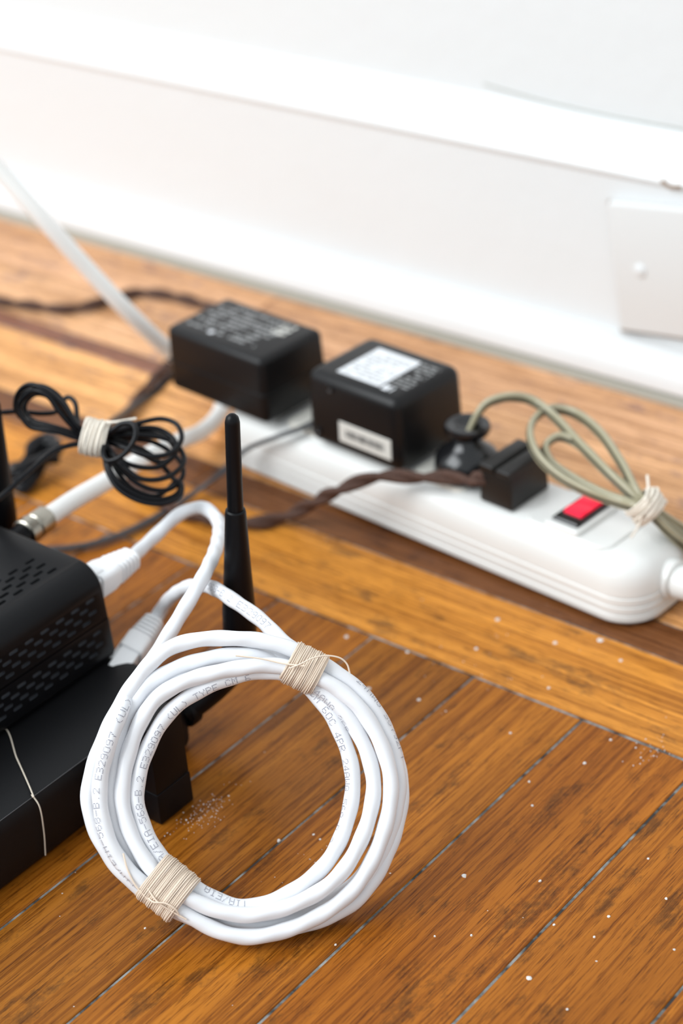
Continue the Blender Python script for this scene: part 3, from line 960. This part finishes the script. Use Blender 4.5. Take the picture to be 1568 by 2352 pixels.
part('printed_logo', print_lines(SM, -0.0235, -0.020, 0.0045, 0.0075, Z1 + 0.00008, 1, 9, 1.0, 0.9), M['label_white'], ad1)
part('cord', tube('cord', [S(-0.044, 0.016, 0.041), S(-0.051, 0.015, 0.039), (-0.62093, 0.57900, 0.02091), (-0.61617, 0.56138, 0.02275), (-0.59641, 0.52686, 0.03553), (-0.56128, 0.48290, 0.05846), (-0.54352, 0.46100, 0.06983)], 0.0017, 10), M['pvc_black'], ad1)

# right adapter: tall, with labels
ad2 = thing('power_adapter', 'tall black power adapter with a white label on top and a barcode label in front', 'power adapter', S(0.072, 0.023, 0.0304), 'black power adapters on the strip')
Z2 = 0.0668
part('housing', rbox('housing', (0.0415, 0.0015, 0.0307), (0.0985, 0.0470, Z2), 0.0052, 5, 0.0010, SM), M['black_adapter'], ad2)
part('base_plate', rbox('base_plate', (0.0480, 0.0065, 0.0305), (0.0940, 0.0425, 0.0340), 0.001, 2, 0, SM), M['black_adapter'], ad2)
lab = part('label', from_bm('label', rbox_bm((0.0560, 0.0090, Z2 - 0.0003), (0.0815, 0.0370, Z2 + 0.00012), 0.0001, 1, 0, SM)), M['label_white'], ad2, 'white paper label')
part('printed_text', print_lines(SM, 0.0580, 0.0795, 0.0115, 0.035, Z2 + 0.00018, 9, 15, 0.7, 0.35), M['print_grey'], lab)
part('printed_text', print_lines(SM, 0.0825, 0.0935, 0.014, 0.038, Z2 + 0.00006, 9, 21, 0.75, 0.45), M['print_grey'], ad2, 'grey print beside the label')
part('printed_mark', print_lines(SM, 0.0830, 0.0885, 0.0080, 0.0125, Z2 + 0.00008, 1, 27, 1.0, 0.95), M['label_white'], ad2)
FM = SM @ Matrix.Translation((0, 0.0003, 0)) @ Matrix.Rotation(R_(88.2), 4, 'X')
# front label: local x = u, local y = up the face
fl = part('front_label', from_bm('front_label', rbox_bm((0.0622, 0.0372, -0.0004), (0.0932, 0.0470, 0.0002), 0.0001, 1, 0, FM)), M['label_cream'], ad2, 'cream barcode label')
g = random.Random(3)
vv, ff = [], []
x = 0.0660
while x < 0.0895:
    w = g.choice((0.0002, 0.0003, 0.0005))
    k = len(vv)
    vv += [FM @ Vector(q) for q in ((x, 0.0402, 0.0003), (x + w, 0.0402, 0.0003), (x + w, 0.0440, 0.0003), (x, 0.0440, 0.0003))]
    ff.append((k, k + 1, k + 2, k + 3))
    x += w + g.choice((0.0002, 0.0003, 0.0005))
part('barcode', to_mesh('barcode', vv, ff), M['print_dark'], fl)
for hu, hz in ((0.0580, 0.0615), (0.0490, 0.0380)):
    hc = FM @ Vector((hu, hz, -0.0002))
    part('screw_hole', revolve('screw_hole', [(0, 0.0019), (0.0006, 0.0019), (0.0008, 0.0014), (0.0002, 0.0009), (0.0001, 0.0002)], hc, FM.to_3x3() @ Vector((0, 0, 1)), 18), M['black_gloss'], ad2)
flat = [S(0.045, 0.018, 0.0375), S(0.0385, 0.014, 0.0350), S(0.034, 0.0060, 0.0325), S(0.026, -0.002, 0.0290), (-0.54679, 0.55943, 0.01804), (-0.54981, 0.54511, 0.01200), (-0.55816, 0.53344, 0.00400), (-0.56044, 0.51205, 0.00250), (-0.56317, 0.49341, 0.00250), (-0.56985, 0.47783, 0.00250), (-0.58160, 0.46607, 0.00250), (-0.60003, 0.45656, 0.00250)]
P, _ = spline(flat, 0.002)
v, f = tube_data(P, 0.0021, 12, 0.55, updir=(0, 0.3, 1))
part('flat_cord', to_mesh('flat_cord', v, f, 50), M['pvc_grey'], ad2)

# ------------------------------------------------------------------ round plug with clear twin flex
vac = thing('round_plug_cable', 'clear amber twin flex with a round black plug, looped and tied', 'cable', S(0.1175, 0.0215, 0.0304))
pc = V(S(0.1185, 0.0225, 0.0305))
bp_ = [(0, 0.0140), (0.0015, 0.0148), (0.0075, 0.0142), (0.0105, 0.0124), (0.0130, 0.0092), (0.0150, 0.0068), (0.0175, 0.0060), (0.0192, 0.0074), (0.0202, 0.0096), (0.0220, 0.0103), (0.0238, 0.0097), (0.0243, 0.0076), (0.0230, 0.0056), (0.0215, 0.0030)]
part('plug', revolve('plug', bp_, pc, (0.02, 0.03, 1), 40, 50), M['black_gloss'], vac)
tie_p = [(-0.34386, 0.57837, 0.04600), (-0.34409, 0.57811, 0.04400), (-0.34561, 0.57854, 0.04700), (-0.34301, 0.57362, 0.04500), (-0.34194, 0.57659, 0.04300)]
runs = [
    [tuple(pc + V((0.001, 0.001, 0.020))), (-0.43062, 0.58538, 0.05800), (-0.42783, 0.58880, 0.06250), (-0.42099, 0.59438, 0.06500), (-0.41439, 0.60044, 0.06300), (-0.40429, 0.60022, 0.06000), (-0.38071, 0.58964, 0.05500), (-0.35787, 0.58008, 0.05000), tie_p[1], (-0.33655, 0.58414, 0.03400), (-0.32946, 0.59340, 0.02200), (-0.31943, 0.60922, 0.00400), (-0.28087, 0.60022, 0.00350)],
    [(-0.28817, 0.61447, 0.00350), (-0.32616, 0.60988, 0.01000), (-0.33317, 0.59251, 0.02800), (-0.33822, 0.58340, 0.03800), tie_p[2], (-0.36170, 0.58962, 0.05300), (-0.38270, 0.60390, 0.05600), (-0.39893, 0.60951, 0.05700), (-0.40682, 0.60533, 0.05800), (-0.40711, 0.59374, 0.05800), (-0.40104, 0.58173, 0.05700), (-0.39268, 0.57563, 0.05300), (-0.38027, 0.57236, 0.04900), (-0.36655, 0.57236, 0.04600), (-0.35328, 0.57438, 0.04400), tie_p[3],
     (-0.33845, 0.57683, 0.04400), (-0.33727, 0.57647, 0.04600), tie_p[0], (-0.36370, 0.58277, 0.05100), (-0.38463, 0.59238, 0.05400), (-0.39322, 0.59161, 0.05500), (-0.39553, 0.58515, 0.05300), (-0.38961, 0.57940, 0.05000), (-0.37816, 0.57728, 0.04700), (-0.36127, 0.57557, 0.04500), tie_p[4], (-0.33247, 0.58068, 0.03300), (-0.32686, 0.59261, 0.01800), (-0.31198, 0.60309, 0.00350), (-0.27521, 0.58917, 0.00350)]]
for r in runs:
    P, _ = spline(r, 0.0022)
    T, N, B = frames(P)
    sgn = V((0.45, -0.35, 0.8))
    side = sgn[None, :] - T * (T @ sgn)[:, None]
    side /= np.linalg.norm(side, axis=1)[:, None]
    web = np.cross(T, side)
    j, c = [], [tube_data(P + web * 0.00085, 0.00075, 8), tube_data(P - web * 0.00085, 0.00075, 8)]
    for k in (-1, 1):
        Q = P + side * 0.0017 * k
        j.append(tube_data(Q, 0.00135, 12))
    v, f = join_data(j)
    fx = part('clear_flex', to_mesh('clear_flex', v, f, 60), M['clear_jacket'], vac)
    v, f = join_data(c)
    part('copper_core', to_mesh('copper_core', v, f, 60), M['tinned'], fx)
tc_ = V((-0.34196, 0.57726, 0.04450))
tax = V((-0.33735, 0.58194, 0.03800)) - V((-0.35049, 0.57646, 0.05000))
tw = thing('twine_tie', 'pale twine knot around the looped clear flex', 'twine', tuple(tc_))
v, f = join_data([wrap(tc_, tax, (0, 0, 1), (1, 0, 0), 0.0068, 0.0056, 12, 0.0085, 0.0006, 2.2, 0.0005, 6), wrap(tc_, tax, (0, 0, 1), (1, 0, 0), 0.0076, 0.0062, 7, 0.0060, 0.0006, 2.2, 0.0006, 9)])
part('winding', to_mesh('winding', v, f, 60), M['twine_pale'], tw)
part('loose_end', tube('loose_end', [(-0.33846, 0.56996, 0.05200), (-0.34170, 0.57800, 0.05300), (-0.34526, 0.58320, 0.05500)], 0.0006, 6), M['twine_pale'], tw)
part('loose_end', tube('loose_end', [(-0.33905, 0.56940, 0.04600), (-0.34077, 0.57000, 0.04000), (-0.34308, 0.56721, 0.03450)], 0.0005, 6), M['twine_pale'], tw)

# ------------------------------------------------------------------ flat plug with brown twisted cord
bc = thing('brown_cord', 'brown cloth twisted cord with a square black plug', 'cord', S(0.147, 0.022, 0.0304))
part('plug', rbox('plug', (0.1365, 0.0085, 0.0291), (0.1545, 0.0345, 0.0462), 0.0014, 3, 0.0008, SM), M['rubber'], bc)
part('plug_ridge', rbox('plug_ridge', (0.1373, 0.0080, 0.0445), (0.1450, 0.0347, 0.0482), 0.0010, 3, 0, SM), M['rubber'], bc)
part('plug_ridge', rbox('plug_ridge', (0.1458, 0.0084, 0.0445), (0.1537, 0.0345, 0.0476), 0.0010, 3, 0, SM), M['rubber'], bc)
bp = [S(0.140, 0.0115, 0.040), S(0.1345, 0.0075, 0.0395), (-0.42089, 0.56690, 0.03750), (-0.43265, 0.56565, 0.03600), (-0.44467, 0.55977, 0.03500), (-0.45818, 0.55416, 0.03450), (-0.46619, 0.54737, 0.03300), (-0.47377, 0.54275, 0.02900), (-0.48510, 0.54274, 0.02100), (-0.49786, 0.54419, 0.01100), (-0.50744, 0.54101, 0.00450), (-0.51623, 0.53145, 0.00360), (-0.52884, 0.52486, 0.00360), (-0.54249, 0.52075, 0.00360), (-0.55838, 0.52028, 0.00360), (-0.58198, 0.52454, 0.00360), (-0.61093, 0.53797, 0.00360), (-0.63105, 0.55598, 0.00360), (-0.64329, 0.58031, 0.00360), (-0.65302, 0.60487, 0.00360), (-0.66218, 0.63113, 0.00360), (-0.66968, 0.65982, 0.00360), (-0.67611, 0.68106, 0.00360), (-0.68667, 0.69097, 0.00360), (-0.70152, 0.69282, 0.00360), (-0.72062, 0.69174, 0.00360), (-0.73894, 0.68587, 0.00360), (-0.74608, 0.67368, 0.00360), (-0.75148, 0.65990, 0.00360), (-0.76046, 0.64809, 0.00360), (-0.77936, 0.64240, 0.00360), (-0.80166, 0.63616, 0.00360), (-0.84003, 0.63033, 0.00360)]
P, _ = spline(bp, 0.0012)
T, N, B = frames(P)
s = np.concatenate([[0], np.cumsum(np.linalg.norm(np.diff(P, axis=0), axis=1))])
for k in (0, 1):
    a = 2 * math.pi * s / 0.040 + math.pi * k
    Q = P + (np.cos(a)[:, None] * N + np.sin(a)[:, None] * B) * 0.00145
    v, f = tube_data(Q, 0.00185, 10)
    part('cloth_strand', to_mesh('cloth_strand', v, f, 60), M['cloth'], bc)

# ------------------------------------------------------------------ tied bundle of thin black cable
TB = 0.752
bun = thing('black_cable_bundle', 'thin black cable folded into loops and tied with pale twine', 'cable', (-0.50563, 0.43927, 0.09429))
path = [(-0.52423, 0.38532, 0.08012), (-0.52190, 0.39736, 0.08293), (-0.51983, 0.41070, 0.08766), (-0.51573, 0.42341, 0.09325), (-0.50964, 0.43234, 0.09388), (-0.50316, 0.43789, 0.09371),
        # right loops
        (-0.49318, 0.43973, 0.09284), (-0.48378, 0.44301, 0.09054), (-0.47926, 0.44978, 0.09017), (-0.48002, 0.45726, 0.09260), (-0.48561, 0.46101, 0.09566), (-0.49206, 0.45957, 0.09704), (-0.49796, 0.45392, 0.09644), (-0.50275, 0.44329, 0.09615),
        (-0.50969, 0.43343, 0.09919), (-0.51787, 0.43169, 0.10985), (-0.52465, 0.42984, 0.11496), (-0.53097, 0.42806, 0.11578), (-0.53623, 0.42591, 0.11109), (-0.53635, 0.42401, 0.10496), (-0.53179, 0.42472, 0.10085), (-0.52201, 0.42873, 0.09903), (-0.51166, 0.43455, 0.09497), (-0.50158, 0.43635, 0.09394),
        (-0.49421, 0.43442, 0.09121), (-0.48343, 0.43548, 0.08461), (-0.47711, 0.44278, 0.08293), (-0.47570, 0.45150, 0.08454), (-0.47993, 0.45684, 0.08617), (-0.48792, 0.45832, 0.08901), (-0.49652, 0.45278, 0.09150), (-0.50589, 0.44301, 0.09342),
        (-0.51291, 0.43603, 0.09626), (-0.52010, 0.43525, 0.10509), (-0.52697, 0.43346, 0.11039), (-0.53290, 0.43120, 0.11212), (-0.53773, 0.42858, 0.10831), (-0.53758, 0.42721, 0.10255), (-0.53198, 0.42751, 0.09871), (-0.52247, 0.43106, 0.09663), (-0.51342, 0.43583, 0.09268), (-0.50311, 0.43623, 0.09159),
        (-0.49664, 0.43133, 0.08613), (-0.48993, 0.42979, 0.08073), (-0.48166, 0.43220, 0.07661), (-0.47578, 0.43834, 0.07397), (-0.47384, 0.44622, 0.07394), (-0.47779, 0.45174, 0.07548), (-0.48267, 0.45251, 0.07598), (-0.48604, 0.45297, 0.07830), (-0.49328, 0.45082, 0.08550), (-0.50685, 0.44358, 0.09130),
        (-0.51545, 0.43804, 0.09379), (-0.52300, 0.43835, 0.10051), (-0.52936, 0.43724, 0.10609), (-0.53563, 0.43448, 0.10757), (-0.53861, 0.43094, 0.10446), (-0.53705, 0.42910, 0.10046), (-0.53055, 0.43056, 0.09710), (-0.51565, 0.43786, 0.09185), (-0.50061, 0.43578, 0.09605),
        (-0.49648, 0.43036, 0.09444), (-0.49313, 0.42881, 0.09271), (-0.48856, 0.43092, 0.09422), (-0.48616, 0.43584, 0.09775), (-0.48664, 0.43990, 0.10143), (-0.48985, 0.44191, 0.10358), (-0.49450, 0.44055, 0.10309), (-0.49833, 0.43783, 0.10000), (-0.50361, 0.43641, 0.09624),
        (-0.51129, 0.43394, 0.09381), (-0.52332, 0.44316, 0.09524), (-0.52880, 0.44790, 0.09942), (-0.53285, 0.44843, 0.10064), (-0.53441, 0.44602, 0.09933), (-0.53354, 0.44179, 0.09696), (-0.53597, 0.43699, 0.09750), (-0.54434, 0.43085, 0.09898), (-0.55222, 0.42395, 0.09898)]
part('cable', tube('cable', path, 0.00105, 10, 0.0012), M['pvc_black'], bun)
path2 = [(-0.50518, 0.44188, 0.09122), (-0.49622, 0.44680, 0.08756), (-0.48629, 0.45059, 0.08336), (-0.48502, 0.45689, 0.08404), (-0.48944, 0.46012, 0.08711), (-0.49753, 0.45626, 0.09114), (-0.50924, 0.44370, 0.09212)]
part('cable', tube('cable', path2, 0.00105, 10, 0.0012), M['pvc_black'], bun)
path3 = [(-0.50352, 0.43814, 0.09055), (-0.49569, 0.43711, 0.08456), (-0.48638, 0.43974, 0.07763), (-0.48067, 0.44684, 0.07446), (-0.48010, 0.45514, 0.07646), (-0.48534, 0.45961, 0.08003), (-0.49639, 0.45679, 0.08667), (-0.51020, 0.44426, 0.09000)]
part('cable', tube('cable', path3, 0.00105, 10, 0.0012), M['pvc_black'], bun)
path4 = [(-0.50981, 0.43311, 0.09697), (-0.52292, 0.43444, 0.11106), (-0.53079, 0.43254, 0.11343), (-0.53715, 0.42950, 0.11077), (-0.53902, 0.42686, 0.10563), (-0.53562, 0.42594, 0.10076), (-0.52571, 0.42982, 0.09863), (-0.51321, 0.43600, 0.09462)]
part('cable', tube('cable', path4, 0.00105, 10, 0.0012), M['pvc_black'], bun)
path5 = [(-0.51021, 0.43324, 0.09563), (-0.51670, 0.42982, 0.10623), (-0.52147, 0.42912, 0.11252), (-0.52657, 0.42785, 0.11457), (-0.53135, 0.42619, 0.11191), (-0.53428, 0.42408, 0.10666), (-0.52937, 0.42327, 0.10027), (-0.51958, 0.42752, 0.09874), (-0.51070, 0.43352, 0.09457)]
part('cable', tube('cable', path5, 0.00105, 10, 0.0012), M['pvc_black'], bun)
path6 = [(-0.50655, 0.44136, 0.09401), (-0.50059, 0.45010, 0.09454), (-0.49295, 0.45736, 0.09332), (-0.48576, 0.45827, 0.09045), (-0.48097, 0.45422, 0.08791), (-0.48197, 0.44513, 0.08537), (-0.49008, 0.43795, 0.08722), (-0.49866, 0.43644, 0.09085), (-0.50649, 0.43745, 0.09295)]
part('cable', tube('cable', path6, 0.00105, 10, 0.0012), M['pvc_black'], bun)
path7 = [(-0.50201, 0.43544, 0.09327), (-0.49393, 0.43128, 0.08503), (-0.48652, 0.43274, 0.07874), (-0.48012, 0.43807, 0.07451), (-0.47696, 0.44592, 0.07311), (-0.47835, 0.45126, 0.07356), (-0.48149, 0.45255, 0.07473), (-0.48311, 0.44786, 0.07258), (-0.48460, 0.44310, 0.07212), (-0.49157, 0.43756, 0.07671), (-0.49898, 0.43726, 0.08447), (-0.50638, 0.43901, 0.09283)]
part('cable', tube('cable', path7, 0.00105, 10, 0.0012), M['pvc_black'], bun)
c = V((-0.50722, 0.43688, 0.09496))
ax = V((-0.50131, 0.44083, 0.09344)) - V((-0.51496, 0.43236, 0.09779))
tb = thing('twine_tie', 'pale twine winding around the bundle of thin black cable', 'twine', tuple(c))
upv = V((-0.50730, 0.43286, 0.09002)) - V((-0.50910, 0.43989, 0.10080))
v, f = join_data([wrap(c, ax, upv, (0.5, -0.5, 0.6), 0.0068, 0.0085, 16, 0.0096, 0.00042, 2.4, 0.00015, 2), wrap(c, ax, upv, (0.5, -0.5, 0.6), 0.0072, 0.0089, 9, 0.0078, 0.0004, 2.4, 0.0002, 3)])
part('winding', to_mesh('winding', v, f, 60), M['twine_pale'], tb)
part('loose_end', tube('loose_end', [(-0.50125, 0.43885, 0.10254), (-0.49732, 0.43986, 0.10338), (-0.49422, 0.44279, 0.10366), (-0.49139, 0.44552, 0.10396)], 0.0005, 6), M['twine_pale'], tb)

# second heap of black cable further back on the floor
heap = thing('black_cable_heap', 'small heap of black cable lying on the floor behind the tied bundle', 'cable', (-0.65117, 0.52053, 0.00000))
hp = []
g = random.Random(12)
h0 = V((-0.63933, 0.51045, 0.00800)); e1 = V((-0.63328, 0.52259, 0.00800)) - h0; e2 = V((-0.65500, 0.52437, 0.00800)) - h0
for i in range(46):
    a = i * 0.83
    rr_ = 0.62 + 0.38 * math.sin(i * 1.7)
    hp.append(tuple(h0 + e1 * math.cos(a) * rr_ + e2 * math.sin(a) * rr_ + V((0, 0, 0.0045 * math.sin(i * 0.9)))))
part('cable', tube('cable', hp, 0.0019, 10, 0.002), M['pvc_black'], heap)
